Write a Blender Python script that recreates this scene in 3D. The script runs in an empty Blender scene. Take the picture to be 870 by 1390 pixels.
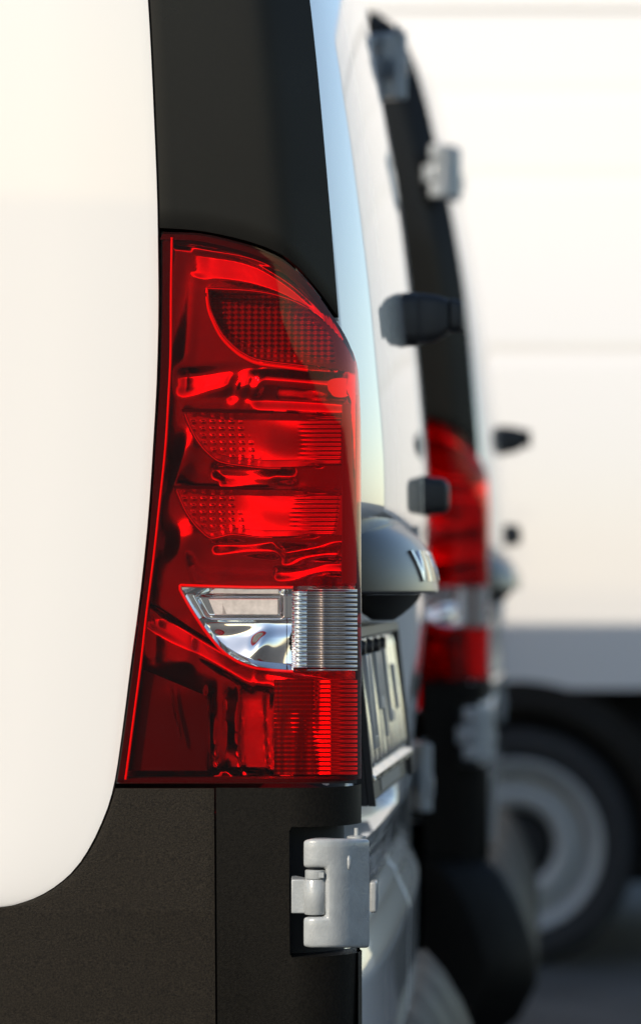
import bpy, bmesh, math, random
from mathutils import Vector
import numpy as np

random.seed(7)
D = bpy.data
SC = bpy.context.scene
COL = SC.collection

# ------------------------------------------------------------------ camera
F, CX, CY, ZC = 4634.0, 730.0, 794.0, 1.01      # focal length and principal point of the 870x1390 photo
cam_d = D.cameras.new('camera')
cam = D.objects.new('camera', cam_d)
COL.objects.link(cam)
cam.location = (0, 0, ZC)
cam.rotation_euler = (math.pi / 2, 0, 0)
cam_d.sensor_fit = 'VERTICAL'
cam_d.sensor_height = 36.0
cam_d.sensor_width = 36.0
cam_d.lens = F * 36.0 / 1390.0
cam_d.shift_x = -(CX - 435.0) / 1390.0
cam_d.shift_y = (CY - 695.0) / 1390.0
cam_d.clip_start = 0.05
cam_d.clip_end = 2000
cam_d.dof.use_dof = True
cam_d.dof.focus_distance = 2.815
cam_d.dof.aperture_fstop = cam_d.lens / 23.0
SC.camera = cam

# ------------------------------------------------------------------ light
SUN_AZ, SUN_EL = math.radians(220), math.radians(28.5)    # from +Y, clockwise: behind the camera, to its left
to_sun = Vector((math.sin(SUN_AZ) * math.cos(SUN_EL), math.cos(SUN_AZ) * math.cos(SUN_EL), math.sin(SUN_EL)))
w = D.worlds.new('World')
SC.world = w
w.use_nodes = True
nt = w.node_tree
sky = nt.nodes.new('ShaderNodeTexSky')
sky.sky_type = 'NISHITA'
sky.sun_disc = False
sky.sun_elevation = SUN_EL
sky.sun_rotation = SUN_AZ
sky.air_density = 1.0
sky.dust_density = 0.6
sky.ozone_density = 0.7
bg = nt.nodes['Background']
bg.inputs['Strength'].default_value = 0.15
nt.links.new(sky.outputs[0], bg.inputs['Color'])
sun_d = D.lights.new('sun', 'SUN')
sun_d.energy = 4.3
sun_d.angle = math.radians(0.5)
sun_d.color = (1.0, 0.875, 0.71)
sun = D.objects.new('sun', sun_d)
COL.objects.link(sun)
sun.location = (-3, -4, 6)
sun.rotation_euler = to_sun.to_track_quat('Z', 'Y').to_euler()
SC.view_settings.view_transform = 'Standard'
SC.view_settings.look = 'None'
SC.view_settings.gamma = 1
SC.view_settings.use_curve_mapping = False
SC.view_settings.exposure = 0.30
SC.render.engine = 'CYCLES'
SC.cycles.use_denoising = True
SC.cycles.max_bounces = 10
SC.cycles.transparent_max_bounces = 16
SC.cycles.sample_clamp_indirect = 6.0
SC.cycles.blur_glossy = 0.2

# ------------------------------------------------------------------ materials
def mat(name, base, rough=0.5, metal=0.0, coat=0.0, bump=None, spec=0.5, mottle=None, rvar=None):
    m = D.materials.new(name)
    m.use_nodes = True
    t = m.node_tree
    p = t.nodes['Principled BSDF']
    p.inputs['Base Color'].default_value = (*base, 1)
    p.inputs['Roughness'].default_value = rough
    p.inputs['Metallic'].default_value = metal
    p.inputs['Coat Weight'].default_value = coat
    p.inputs['Coat Roughness'].default_value = 0.02
    p.inputs['Specular IOR Level'].default_value = spec
    tc = t.nodes.new('ShaderNodeTexCoord')
    if mottle:
        scale, amount = mottle
        n = t.nodes.new('ShaderNodeTexNoise')
        n.inputs['Scale'].default_value = scale
        n.inputs['Detail'].default_value = 6
        r = t.nodes.new('ShaderNodeMapRange')
        r.inputs['From Min'].default_value = 0.3
        r.inputs['From Max'].default_value = 0.7
        r.inputs['To Min'].default_value = 1 - amount
        r.inputs['To Max'].default_value = 1 + amount
        mx = t.nodes.new('ShaderNodeMix')
        mx.data_type = 'RGBA'
        mx.blend_type = 'MULTIPLY'
        mx.inputs['Factor'].default_value = 1
        mx.inputs['A'].default_value = (*base, 1)
        t.links.new(tc.outputs['Object'], n.inputs['Vector'])
        t.links.new(n.outputs['Fac'], r.inputs['Value'])
        t.links.new(r.outputs[0], mx.inputs['B'])
        t.links.new(mx.outputs['Result'], p.inputs['Base Color'])
    if rvar:
        n = t.nodes.new('ShaderNodeTexNoise')
        n.inputs['Scale'].default_value = rvar[0]
        n.inputs['Detail'].default_value = 5
        r = t.nodes.new('ShaderNodeMapRange')
        r.inputs['From Min'].default_value = 0.3
        r.inputs['From Max'].default_value = 0.7
        r.inputs['To Min'].default_value = rough - rvar[1]
        r.inputs['To Max'].default_value = rough + rvar[1]
        t.links.new(tc.outputs['Object'], n.inputs['Vector'])
        t.links.new(n.outputs['Fac'], r.inputs['Value'])
        t.links.new(r.outputs[0], p.inputs['Roughness'])
    if bump:
        scale, strength, dist = bump
        n = t.nodes.new('ShaderNodeTexNoise')
        n.inputs['Scale'].default_value = scale
        n.inputs['Detail'].default_value = 3
        b = t.nodes.new('ShaderNodeBump')
        b.inputs['Strength'].default_value = strength
        b.inputs['Distance'].default_value = dist
        t.links.new(tc.outputs['Object'], n.inputs['Vector'])
        t.links.new(n.outputs['Fac'], b.inputs['Height'])
        t.links.new(b.outputs[0], p.inputs['Normal'])
    return m

def lens_mat(name, tint, rough=0.015):
    m = D.materials.new(name)
    m.use_nodes = True
    t = m.node_tree
    t.nodes.clear()
    out = t.nodes.new('ShaderNodeOutputMaterial')
    tr = t.nodes.new('ShaderNodeBsdfTransparent')
    tr.inputs['Color'].default_value = (*tint, 1)
    gl = t.nodes.new('ShaderNodeBsdfGlossy')
    gl.inputs['Roughness'].default_value = rough
    fr = t.nodes.new('ShaderNodeFresnel')
    fr.inputs['IOR'].default_value = 1.42
    ge = t.nodes.new('ShaderNodeNewGeometry')
    mu = t.nodes.new('ShaderNodeMath')
    mu.operation = 'MULTIPLY'
    inv = t.nodes.new('ShaderNodeMath')
    inv.operation = 'SUBTRACT'
    inv.inputs[0].default_value = 1
    mx = t.nodes.new('ShaderNodeMixShader')
    t.links.new(ge.outputs['Backfacing'], inv.inputs[1])
    t.links.new(fr.outputs[0], mu.inputs[0])
    t.links.new(inv.outputs[0], mu.inputs[1])
    t.links.new(mu.outputs[0], mx.inputs[0])
    t.links.new(tr.outputs[0], mx.inputs[1])
    t.links.new(gl.outputs[0], mx.inputs[2])
    t.links.new(mx.outputs[0], out.inputs[0])
    return m

M = dict(
    white=mat('white_paint', (0.615, 0.612, 0.605), 0.35, coat=1.0, bump=(90, 0.02, 0.002)),
    black=mat('grained_black_plastic', (0.0115, 0.0094, 0.0066), 0.62, bump=(1100, 0.7, 0.0008), mottle=(700, 0.75), spec=0.14, rvar=(7, 0.10)),
    shaded_black=mat('shaded_black_plastic', (0.0050, 0.0045, 0.0036), 0.5, bump=(1100, 0.4, 0.0006), mottle=(500, 0.5), spec=0.10, rvar=(8, 0.1)),  # shade put into the colour: darker version of the grained black
    pillar=mat('satin_black_plastic', (0.0040, 0.0040, 0.0034), 0.30, bump=(1800, 0.08, 0.0004), mottle=(500, 0.15), spec=0.22, rvar=(9, 0.05)),
    dark=mat('dark_recess', (0.006, 0.006, 0.006), 0.8),
    rubber=mat('black_rubber', (0.014, 0.014, 0.015), 0.45, mottle=(60, 0.25), spec=0.4),
    tyre=mat('tyre_rubber', (0.018, 0.018, 0.019), 0.75, mottle=(40, 0.3), bump=(300, 0.3, 0.001)),
    hinge=mat('pale_grey_enamel', (0.26, 0.28, 0.29), 0.32, coat=0.25, bump=(420, 0.28, 0.0008), mottle=(90, 0.10), rvar=(50, 0.08)),
    dome=mat('grey_black_moulding', (0.012, 0.015, 0.019), 0.33, coat=0.25, mottle=(80, 0.15)),
    chrome=mat('reflector_chrome', (0.88, 0.88, 0.88), 0.07, metal=1.0, rvar=(30, 0.03)),
    bowl=mat('bowl_chrome', (0.88, 0.86, 0.85), 0.15, metal=1.0, rvar=(60, 0.04), bump=(45, 0.08, 0.004)),
    satin=mat('satin_reflector', (0.80, 0.80, 0.80), 0.22, metal=1.0),
    smoke=mat('smoked_reflector', (0.42, 0.37, 0.35), 0.13, metal=1.0),
    dark_reflection=mat('painted_dark_reflection', (0.030, 0.005, 0.006), 0.16, coat=0.2, spec=0.3),  # dark reflection put into the colour
    red_trim=mat('red_light_guide', (0.60, 0.04, 0.03), 0.15, coat=0.5),
    red_plastic=mat('deep_red_plastic', (0.45, 0.03, 0.03), 0.2, coat=0.6),
    amber=mat('amber_cap', (0.10, 0.042, 0.012), 0.22, coat=0.5),
    orange=mat('orange_reflector', (0.80, 0.32, 0.08), 0.11, metal=1.0),
    board=mat('frosted_lamp_board', (0.46, 0.425, 0.415), 0.45, mottle=(200, 0.15)),
    plate=mat('brushed_plate', (0.70, 0.71, 0.70), 0.20, metal=1.0, rvar=(40, 0.06)),
    stroke=mat('grey_stroke_paint', (0.30, 0.30, 0.29), 0.3, coat=0.4),
    rim=mat('silver_wheel_paint', (0.42, 0.43, 0.42), 0.4, metal=0.15),
    letter=mat('bright_lettering', (0.72, 0.72, 0.72), 0.15, metal=1.0),
    print=mat('printed_grey', (0.16, 0.16, 0.16), 0.5),
    red_lens=lens_mat('red_lens', (0.985, 0.024, 0.042)),
    clear_lens=lens_mat('clear_lens', (0.94, 0.94, 0.93)),
)

# ------------------------------------------------------------------ mesh helpers
def ip(x, pts):
    """piecewise linear, smoothed by pchip-less interpolation"""
    xs = [p[0] for p in pts]
    ys = [p[1] for p in pts]
    return float(np.interp(x, xs, ys))

def _slopes(xs, ys):
    n = len(xs)
    h = np.diff(xs)
    dl = np.diff(ys) / h
    m = np.zeros(n)
    for i in range(1, n - 1):
        if dl[i - 1] * dl[i] > 0:
            w1, w2 = 2 * h[i] + h[i - 1], h[i] + 2 * h[i - 1]
            m[i] = (w1 + w2) / (w1 / dl[i - 1] + w2 / dl[i])
    m[0], m[-1] = dl[0], dl[-1]
    return m

class Curve:
    """monotone cubic through points"""
    def __init__(self, pts):
        pts = sorted(pts)
        self.x = np.array([p[0] for p in pts], float)
        self.y = np.array([p[1] for p in pts], float)
        self.m = _slopes(self.x, self.y)
    def __call__(self, v):
        x, y, m = self.x, self.y, self.m
        if v <= x[0]: return float(y[0])
        if v >= x[-1]: return float(y[-1])
        i = int(np.searchsorted(x, v) - 1)
        h = x[i + 1] - x[i]
        t = (v - x[i]) / h
        return float((2*t**3 - 3*t*t + 1) * y[i] + (t**3 - 2*t*t + t) * h * m[i] + (3*t*t - 2*t**3) * y[i+1] + (t**3 - t*t) * h * m[i+1])

def sst(a, b, x):
    t = max(0.0, min(1.0, (x - a) / (b - a)))
    return t * t * (3 - 2 * t)

def lerp(a, b, t):
    return a + (b - a) * t

def lin(a, b, n):
    return [a + (b - a) * i / (n - 1) for i in range(n)]

class MB:
    def __init__(self):
        self.v, self.f = [], []
    def grid(self, rows, skip=None, flip=False):
        """rows: list of equally long lists of points"""
        o = len(self.v)
        n = len(rows[0])
        for r in rows:
            self.v.extend([tuple(p) for p in r])
        for i in range(len(rows) - 1):
            for j in range(n - 1):
                if skip and skip(i, j): continue
                q = (o + i*n + j, o + i*n + j + 1, o + (i+1)*n + j + 1, o + (i+1)*n + j)
                self.f.append(q[::-1] if flip else q)
        return self
    def loft(self, rings, cap=True):
        """closed rings of points"""
        o = len(self.v)
        n = len(rings[0])
        for r in rings:
            self.v.extend([tuple(p) for p in r])
        for i in range(len(rings) - 1):
            for j in range(n):
                k = (j + 1) % n
                self.f.append((o + i*n + j, o + i*n + k, o + (i+1)*n + k, o + (i+1)*n + j))
        if cap:
            self.f.append(tuple(o + j for j in range(n))[::-1])
            e = o + (len(rings) - 1) * n
            self.f.append(tuple(e + j for j in range(n)))
        return self
    def box(self, a, b):
        (x0, y0, z0), (x1, y1, z1) = a, b
        return self.loft([[(x0, y0, z), (x1, y0, z), (x1, y1, z), (x0, y1, z)] for z in (z0, z1)])
    def tube(self, pts, r, n=8):
        P = [Vector(p) for p in pts]
        rings = []
        for i, p in enumerate(P):
            t = (P[min(i + 1, len(P) - 1)] - P[max(i - 1, 0)]).normalized()
            u = t.cross(Vector((0, 1, 0)))
            u = u.normalized() if u.length > 1e-4 else Vector((1, 0, 0))
            v = t.cross(u)
            rings.append([p + (u * math.cos(a) + v * math.sin(a)) * r for a in [2*math.pi*k/n for k in range(n)]])
        return self.loft(rings)
    def lathe(self, prof, c, axis='Y', n=64):
        """prof: (radius, offset along the axis)"""
        rings = []
        for r, h in prof:
            ring = []
            for k in range(n):
                a = 2 * math.pi * k / n
                if axis == 'Y': ring.append((c[0] + r*math.cos(a), c[1] + h, c[2] + r*math.sin(a)))
                elif axis == 'Z': ring.append((c[0] + r*math.cos(a), c[1] + r*math.sin(a), c[2] + h))
                else: ring.append((c[0] + h, c[1] + r*math.cos(a), c[2] + r*math.sin(a)))
            rings.append(ring)
        return self.loft(rings, cap=False)

ORIGIN = Vector((0, 0, 0))
def build(name, mb, m, parent=None, out=None, smooth=40, solid=None, bevel=None, weld=True, clamp=True):
    """one mesh object; out = rough outward direction used to orient an open sheet"""
    bm = bmesh.new()
    vs = [bm.verts.new(Vector(p) - ORIGIN) for p in mb.v]
    for f in mb.f:
        q = []
        for i in f:
            if not q or (vs[i].co - q[-1].co).length > 1e-7: q.append(vs[i])
        if len(q) > 2 and (q[0].co - q[-1].co).length < 1e-7: q.pop()
        if len(q) > 2:
            try: bm.faces.new(q)
            except ValueError: pass
    if weld: bmesh.ops.remove_doubles(bm, verts=bm.verts, dist=1e-6)
    loose = [v for v in bm.verts if not v.link_faces]
    bmesh.ops.delete(bm, geom=loose, context='VERTS')
    if out is None:
        bmesh.ops.recalc_face_normals(bm, faces=bm.faces)
    else:
        bm.normal_update()
        s = sum((f.normal.dot(Vector(out)) * f.calc_area() for f in bm.faces))
        if s < 0: bmesh.ops.reverse_faces(bm, faces=bm.faces)
    me = D.meshes.new(name)
    bm.to_mesh(me)
    bm.free()
    for p in me.polygons: p.use_smooth = True
    me.set_sharp_from_angle(angle=math.radians(smooth))
    me.materials.append(m)
    o = D.objects.new(name, me)
    COL.objects.link(o)
    if parent is not None: o.parent = parent
    if solid:
        md = o.modifiers.new('thickness', 'SOLIDIFY')
        md.thickness = solid
        md.offset = -1
    if bevel:
        md = o.modifiers.new('edge', 'BEVEL')
        md.width = bevel
        md.segments = 3
        md.use_clamp_overlap = clamp
        md.limit_method = 'ANGLE'
        md.angle_limit = math.radians(50)
    return o

def empty(name, loc, parent=None):
    o = D.objects.new(name, None)
    o.empty_display_size = 0.1
    COL.objects.link(o)
    o.location = loc
    if parent is not None: o.parent = parent
    return o

def tag(o, label, cat, group=None):
    o['label'] = label
    o['category'] = cat
    if group: o['group'] = group

def copy_tree(o, parent=None):
    c = o.copy()
    COL.objects.link(c)
    if parent is not None: c.parent = parent
    for ch in list(o.children): copy_tree(ch, c)
    return c

# ------------------------------------------------------------------ ground
m_as = mat('asphalt', (0.055, 0.055, 0.057), 0.85, mottle=(3.0, 0.3), bump=(160, 0.6, 0.004))
g = MB()
xs = [-600, -60, -12, -4, 0, 4, 12, 60, 600]
g.grid([[(x, y, 0) for x in xs] for y in [-600, -60, -12, -4, 0, 4, 8, 12, 60, 600]])
gr = build('ground', g, m_as, out=(0, 0, 1))
gr['kind'] = 'structure'

# ------------------------------------------------------------------ the shape of the panel van
YS = 2.8                                                 # plane of the left flank
ORG = Vector((-2.3, 3.675, 0))                           # root of the nearest van
def zpx(py): return ZC + (CY - py) * YS / F
def xpx(px): return (px - CX) * YS / F

xr_pillar = Curve([(0.25, -0.150), (0.80, -0.1495), (1.05, -0.152), (1.24, -0.166), (1.35, -0.1745), (1.50, -0.189), (1.64, -0.212),
                   (1.76, -0.238), (1.85, -0.260), (1.91, -0.280), (1.96, -0.305), (1.99, -0.345)])
xr_lamp = Curve([(0.70, -0.1490), (0.84, -0.1485), (1.14, -0.1485), (1.19, -0.1505), (1.215, -0.1535), (1.24, -0.158), (1.31, -0.166)])
x_door = Curve([(0.40, -0.196), (0.60, -0.195), (0.80, -0.183), (0.97, -0.166), (1.10, -0.161), (1.24, -0.170), (1.40, -0.187),
                (1.574, -0.213), (1.764, -0.247), (1.86, -0.270), (1.95, -0.29)])

def tumble(z):
    return 0.025 * max(0.0, z - 1.6) ** 1.3 + 0.060 * max(0.0, 1.6 - z) ** 1.1 - 0.018

def corner(t, R):
    if t >= R: return 0.0
    t = max(t, 0.0)
    return R - math.sqrt(max(0.0, R*R - (R - t)**2))

def chamfer(t):
    # a flat 42 degree facet with a soft start, for the pillar
    t0, k = 0.037, 0.004
    q = (t0 - t) / k
    return 0.0 if q < -8 else 0.85 * k * math.log(1 + math.exp(min(q, 30)))

def y_side(x, z, R=0.042, xr=xr_pillar, proud=0.0):
    return YS + tumble(z) + corner(xr(z) - x, R) - proud

def ylamp(x, z): return y_side(x, z, 0.060, xr_lamp, 0.004)

# ------------------------------------------------------------------ body sheet metal
van = empty('panel_van', ORG)
ORIGIN = ORG

panel_edge = Curve([(-500, 140), (-330, 172), (-150, 190), (0, 203), (150, 210), (300, 214.5), (400, 215), (500, 212.5), (600, 206.5), (700, 199), (800, 188), (900, 174), (1000, 160.5), (1065, 150),
                    (1095, 142), (1125, 130), (1155, 115), (1185, 94), (1205, 72), (1222, 44), (1231, 20), (1237, -6), (1239, -30)])
side_rows = [-470, -400, -310, -200, -100] + list(range(0, 1060, 40)) + [1060, 1080, 1100, 1120, 1140, 1160, 1175, 1190, 1200, 1210, 1218, 1225, 1230, 1234, 1237, 1239]
b = MB()
cols = [0.0, 0.2, 0.4, 0.6, 0.8, 0.9, 0.95, 0.975, 0.9975, 1.0]
XF = -3.75
rows = []
for k, py in enumerate(side_rows):
    z = zpx(py)
    xe = xpx(panel_edge(py))
    r = []
    for c in cols:
        x = lerp(XF, xe, c)
        y = y_side(min(x, -0.3), z) + (0.0012 if c == 1.0 else 0)
        r.append((x, y, z))
    r.append((xe, y_side(-0.3, z) + 0.012, z - 0.0))
    rows.append(r)
# roof curve above the flank, over to the other flank
top = rows[0]
roof = []
zt, yt = zpx(-470), y_side(-0.3, zpx(-470))
for a in lin(0, 90, 10)[1:]:
    A = math.radians(a)
    yy, zz = yt + 0.11 * (1 - math.cos(A)), zt + 0.215 * math.sin(A)
    roof.append([(p[0] - 0.0 - 0.06 * math.sin(A) * (1 if i > 7 else 0), yy + (p[1] - yt), zz) for i, p in enumerate(top)])
zr = roof[-1][0][2]
YC = 3.675
for yy in lin(roof[-1][0][1], 2 * YC - roof[-1][0][1], 9)[1:]:
    roof.append([(p[0], yy, zr + 0.018 * (1 - ((yy - YC) / 0.75) ** 2)) for p in roof[-1]])
allr = rows[::-1] + roof
# far flank: the same profile mirrored
for r in ([roof[i] for i in range(8, -1, -1)] + rows):
    allr.append([(p[0], 2 * YC - p[1], p[2]) for p in r])
b.grid(allr)
body = build('body_shell', b, M['white'], van, smooth=50, bevel=None)

# nose of the van, far out of the frame to the left
n = MB()
prof = [(XF, 1.95), (XF - 0.25, 1.90), (XF - 0.75, 1.22), (XF - 1.15, 1.05), (XF - 1.25, 0.85), (XF - 1.27, 0.30)]
ys_ = [YS + 0.0, YS + 0.02, YS + 0.1, YC, 2*YC - YS - 0.1, 2*YC - YS - 0.02, 2*YC - YS]
n.grid([[(x, y + (0.09 if y < YC else -0.09) * (z > 1.5) * (y != YC), z) for y in ys_] for x, z in prof])
for s in (0, 1):
    yy = YS if s == 0 else 2*YC - YS
    tt = 0.09 if s == 0 else -0.09
    n.grid([[(x, yy + tt * (z > 1.5), z) for x, z in prof], [(XF, yy + tt * (z > 1.5), z) for x, z in prof]])
build('nose', n, M['white'], van, smooth=30)

# black shell behind every joint
l = MB()
for (zz0, zz1) in ((0.30, 1.97),):
    rr = []
    for z in lin(zz0, zz1, 40):
        r = []
        X1 = min(xr_pillar(z), xr_lamp(z) if 0.8 < z < 1.3 else 9) - 0.016
        R = 0.05
        dd = 0.030 if not (0.83 < z < 1.30) else 0.075
        for x in [-0.75, -0.5] + [lerp(-0.38, X1, 1 - (1 - s) ** 2) for s in lin(0, 1, 14)]:
            r.append((x, YS + tumble(z) + corner(X1 - x, R) + dd, z))
        r.append((X1 - 0.004, YS + tumble(z) + 0.16, z))
        r.append((X1 - 0.05, YS + tumble(z) + 0.16, z))
        rr.append(r)
    l.grid(rr)
liner = build('inner_body', l, M['dark'], van, out=(0.3, -1, 0))

# ------------------------------------------------------------------ black pillar above the lamp
lamp_top = Curve([(200, 313), (219, 314), (260, 316.5), (300, 323), (340, 333), (380, 349), (405, 368), (430, 396), (450, 423), (470, 452), (480, 478)])
p_ = MB()
cols = lin(0, 0.6, 8) + lin(0.62, 1, 30)
rows = []
def pillar_pt(s, z, xl):
    xr = xr_pillar(z)
    t = 1 - s
    x = xr - t * (xr - xl)
    return x, YS + tumble(z) + chamfer(xr - x)
NV = 40
for iv in range(NV):
    v = iv / (NV - 1)
    r = []
    for s in cols:
        # lower edge follows the lamp outline
        z = 1.24
        for _ in range(8):
            x, y = pillar_pt(s, z, xpx(panel_edge(CY - (z - ZC) * F / YS) + 3.0))
            px = CX + x * F / y
            z = ZC + (CY - (lamp_top(px) - 4.5)) * y / F
        z = lerp(z, 1.985, v)
        x, y = pillar_pt(s, z, xpx(panel_edge(CY - (z - ZC) * F / YS) + 3.0))
        r.append((x, y, z))
    zz = r[-1][2]
    r.append((xr_pillar(zz) - 0.0008, r[-1][1] + 0.002, zz))
    r.append((xr_pillar(zz) - 0.002, r[-1][1] + 0.035, zz))
    r.append((xr_pillar(zz) - 0.014, r[-1][1] + 0.006, zz))
    rows.append(r)
p_.grid(rows)
pillar = build('pillar_trim', p_, M['pillar'], van, out=(0.3, -1, 0), smooth=60, solid=0.004, bevel=0.0012)

# ------------------------------------------------------------------ black cladding under the lamp
CL_TOP = 1072.0
c_ = MB()
rows = []
zs = [zpx(CL_TOP + 1 + q) for q in [0, 1.5, 5, 15, 30, 45, 60, 75, 90, 105, 118, 130, 140, 148, 154, 159, 163, 166, 168, 170]] + lin(zpx(1250), 0.30, 10)
for z in zs:
    py = CY - (z - ZC) * F / YS
    r = []
    for s in lin(0, 1, 14):
        if py < 1239: xl = xpx(panel_edge(py) + 3.2)
        else: xl = xpx(-30 - (py - 1239) * 20) if py < 1243 else -3.0
        x = lerp(xl, xpx(286.6), s)
        r.append((x, y_side(min(x, -0.25), z), z))
    rows.append(r)
c_.grid(rows)
# long skirt further forward
z0, z1 = zpx(1243), 0.30
c_.grid([[(x, y_side(-0.5, z), z) for x in (-3.75, -2.0, -1.0, -0.44)] for z in (z0, z1)])
build('side_cladding', c_, M['black'], van, out=(0, -1, 0), smooth=60, solid=0.004, bevel=0.0015, weld=True)

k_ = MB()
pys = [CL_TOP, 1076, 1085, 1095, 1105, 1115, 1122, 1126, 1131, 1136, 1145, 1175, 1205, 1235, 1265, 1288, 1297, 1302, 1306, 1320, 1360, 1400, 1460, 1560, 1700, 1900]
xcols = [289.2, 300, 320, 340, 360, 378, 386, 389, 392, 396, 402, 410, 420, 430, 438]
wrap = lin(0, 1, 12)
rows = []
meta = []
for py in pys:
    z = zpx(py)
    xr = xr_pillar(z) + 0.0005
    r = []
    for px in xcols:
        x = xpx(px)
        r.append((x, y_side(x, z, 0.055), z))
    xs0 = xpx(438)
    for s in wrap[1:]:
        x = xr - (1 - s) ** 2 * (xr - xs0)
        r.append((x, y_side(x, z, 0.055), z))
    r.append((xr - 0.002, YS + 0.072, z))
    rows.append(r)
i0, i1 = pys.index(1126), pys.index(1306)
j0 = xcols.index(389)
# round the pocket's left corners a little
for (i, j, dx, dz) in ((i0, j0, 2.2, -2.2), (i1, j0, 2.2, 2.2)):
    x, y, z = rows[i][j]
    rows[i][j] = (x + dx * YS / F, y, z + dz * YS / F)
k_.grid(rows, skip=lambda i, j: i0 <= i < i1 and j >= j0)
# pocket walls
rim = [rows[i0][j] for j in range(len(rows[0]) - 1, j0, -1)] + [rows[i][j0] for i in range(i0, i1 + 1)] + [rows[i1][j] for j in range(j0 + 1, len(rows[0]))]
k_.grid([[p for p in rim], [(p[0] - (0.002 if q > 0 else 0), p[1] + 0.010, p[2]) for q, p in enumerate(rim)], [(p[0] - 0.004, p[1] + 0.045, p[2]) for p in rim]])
build('bumper_corner', k_, M['shaded_black'], van, out=(0.2, -1, 0), smooth=50, bevel=0.0018)  # colour darkened for the side turned away from the sun

# rear bumper bar low down (outside the frame here, in view on the second van)
u_ = MB()
barp = [(0.545, -0.200), (0.54, -0.160), (0.53, -0.138), (0.51, -0.120), (0.47, -0.096), (0.42, -0.076), (0.37, -0.062), (0.32, -0.064), (0.26, -0.095), (0.22, -0.15), (0.22, -0.30)]
rows = []
for z, x in barp:
    r = []
    for s in lin(0, 1, 31):
        y = lerp(YS - 0.004, 2*YC - YS + 0.004, s)
        e = min(y - (YS - 0.004), 2*YC - YS + 0.004 - y)
        q = corner(e, 0.10)
        r.append((x - q * 0.9 - 0.002, y, z))
    rows.append(r)
u_.grid([[(p[0] - 0.16, p[1], p[2]) for p in (r_[0] for r_ in rows)], [r_[0] for r_ in rows]])
u_.grid([[(p[0] - 0.16, p[1], p[2]) for p in (r_[-1] for r_ in rows)], [r_[-1] for r_ in rows]])
u_.grid(rows)
build('rear_bumper', u_, M['shaded_black'], van, out=(1, 0, 0), smooth=50, solid=0.004)

# ------------------------------------------------------------------ rear doors
def door_x(y, z):
    e = min(y - 2.878, 2*YC - 2.878 - y)
    x = x_door(z) + 0.032 * (1 - math.exp(-max(e, 0) / (0.14 + 0.20 * sst(1.5, 1.85, z)))) + 0.003 * (1 - ((y - YC) / 0.8) ** 2)
    # number plate recess
    wz = sst(0.775, 0.80, z) * (1 - sst(1.045, 1.075, z))
    x -= 0.034 * wz * sst(2.884, 2.925, y) * (1 - sst(3.60, 3.655, y))
    # lower swage
    x += 0.019 * (1 - sst(0.655, 0.705, z)) * sst(2.90, 2.99, y) * (1 - sst(4.30, 4.42, y))
    x -= 0.010 * sst(0.700, 0.712, z) * (1 - sst(0.745, 0.775, z)) * sst(2.92, 2.97, y) * (1 - sst(4.30, 4.42, y))
    return x

def door(ya, yb, name):
    m = MB()
    ys = sorted(set([ya + 0.0, ya + 0.0015, ya + 0.004, ya + 0.010, ya + 0.02, ya + 0.03, ya + 0.045, yb - 0.0015, yb - 0.004, yb - 0.010] + lin(ya + 0.06, yb - 0.02, 54)))
    zs = sorted(set([0.545, 0.548, 0.56] + lin(0.575, 0.82, 36) + lin(0.825, 1.09, 34) + lin(1.10, 1.86, 40) + [1.88, 1.90, 1.92]))
    rows = []
    for z in zs:
        r = []
        for y in ys:
            e = min(y - ya, yb - y)
            f = -0.004 * max(0.0, 1 - e / 0.004) ** 2
            r.append((door_x(y, z) + f, y + tumble(z) * 0.6 * (YC - y) / 0.8, z))
        x, y, _ = r[0]
        r.insert(0, (x - 0.028, y, z))
        x, y, _ = r[-1]
        r.append((x - 0.028, y, z))
        rows.append(r)
    m.grid(rows)
    m.grid([[(p[0] - 0.028, p[1], p[2]) for p in rows[0]], rows[0]])
    m.grid([rows[-1], [(p[0] - 0.028, p[1], p[2]) for p in rows[-1]]])
    return build(name, m, M['white'], van, out=(1, 0, 0), smooth=50)
ldoor = door(2.882, 3.722, 'rear_door')
rdoor = door(3.728, 4.468, 'rear_door')

# ------------------------------------------------------------------ hinges
def px3(px, py, y):
    return ((px - CX) * y / F, y, ZC + (CY - py) * y / F)

def hinge_y(px):
    y = 2.7905
    if px < 424: y += 0.0055 * ((424 - px) / 14) ** 2
    y += 0.00001 * max(0.0, min(px, 485) - 440) ** 2 + 0.0010 * max(0.0, px - 485)
    return y

h_ = MB()
hx = [410, 421, 432, 443.5, 455, 467, 479, 491, 503]
hy = [1139, 1152, 1165, 1178, 1195, 1211, 1228, 1245, 1259, 1273, 1287]
rows = []
for py in hy:
    r = []
    for px in hx:
        y = hinge_y(px)
        q = py
        if px < 416: q = py + (1.5 if py < 1160 else -1.5 if py > 1270 else 0)
        r.append(px3(px, q, y))
    rows.append(r)
jn = hx.index(443.5)
h_.grid(rows, skip=lambda i, j: j < jn and 1178 < (hy[i] + hy[i+1]) / 2 < 1245)
hinge = build('door_hinge', h_, M['hinge'], van, out=(0.2, -1, 0), smooth=35, solid=0.019, bevel=0.0030, clamp=False)
q_ = MB()
cx_, cz0, cz1 = xpx(428), zpx(1241), zpx(1193)
q_.lathe([(0.0, cz0), (0.0085, cz0), (0.0093, cz0 + 0.001), (0.0093, cz1 - 0.001), (0.0085, cz1), (0.0, cz1)], (cx_, 2.8005, 0), 'Z', 32)
kn = build('knuckle', q_, M['hinge'], hinge, smooth=40)
q_ = MB()
q_.lathe([(0.0, cz1), (0.0088, cz1 + 0.0004), (0.0090, cz1 + 0.001), (0.0090, cz1 + 0.0068), (0.0082, cz1 + 0.0076), (0.0, cz1 + 0.0076)], (cx_ + 0.0005, 2.8005, 0), 'Z', 32)
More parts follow.
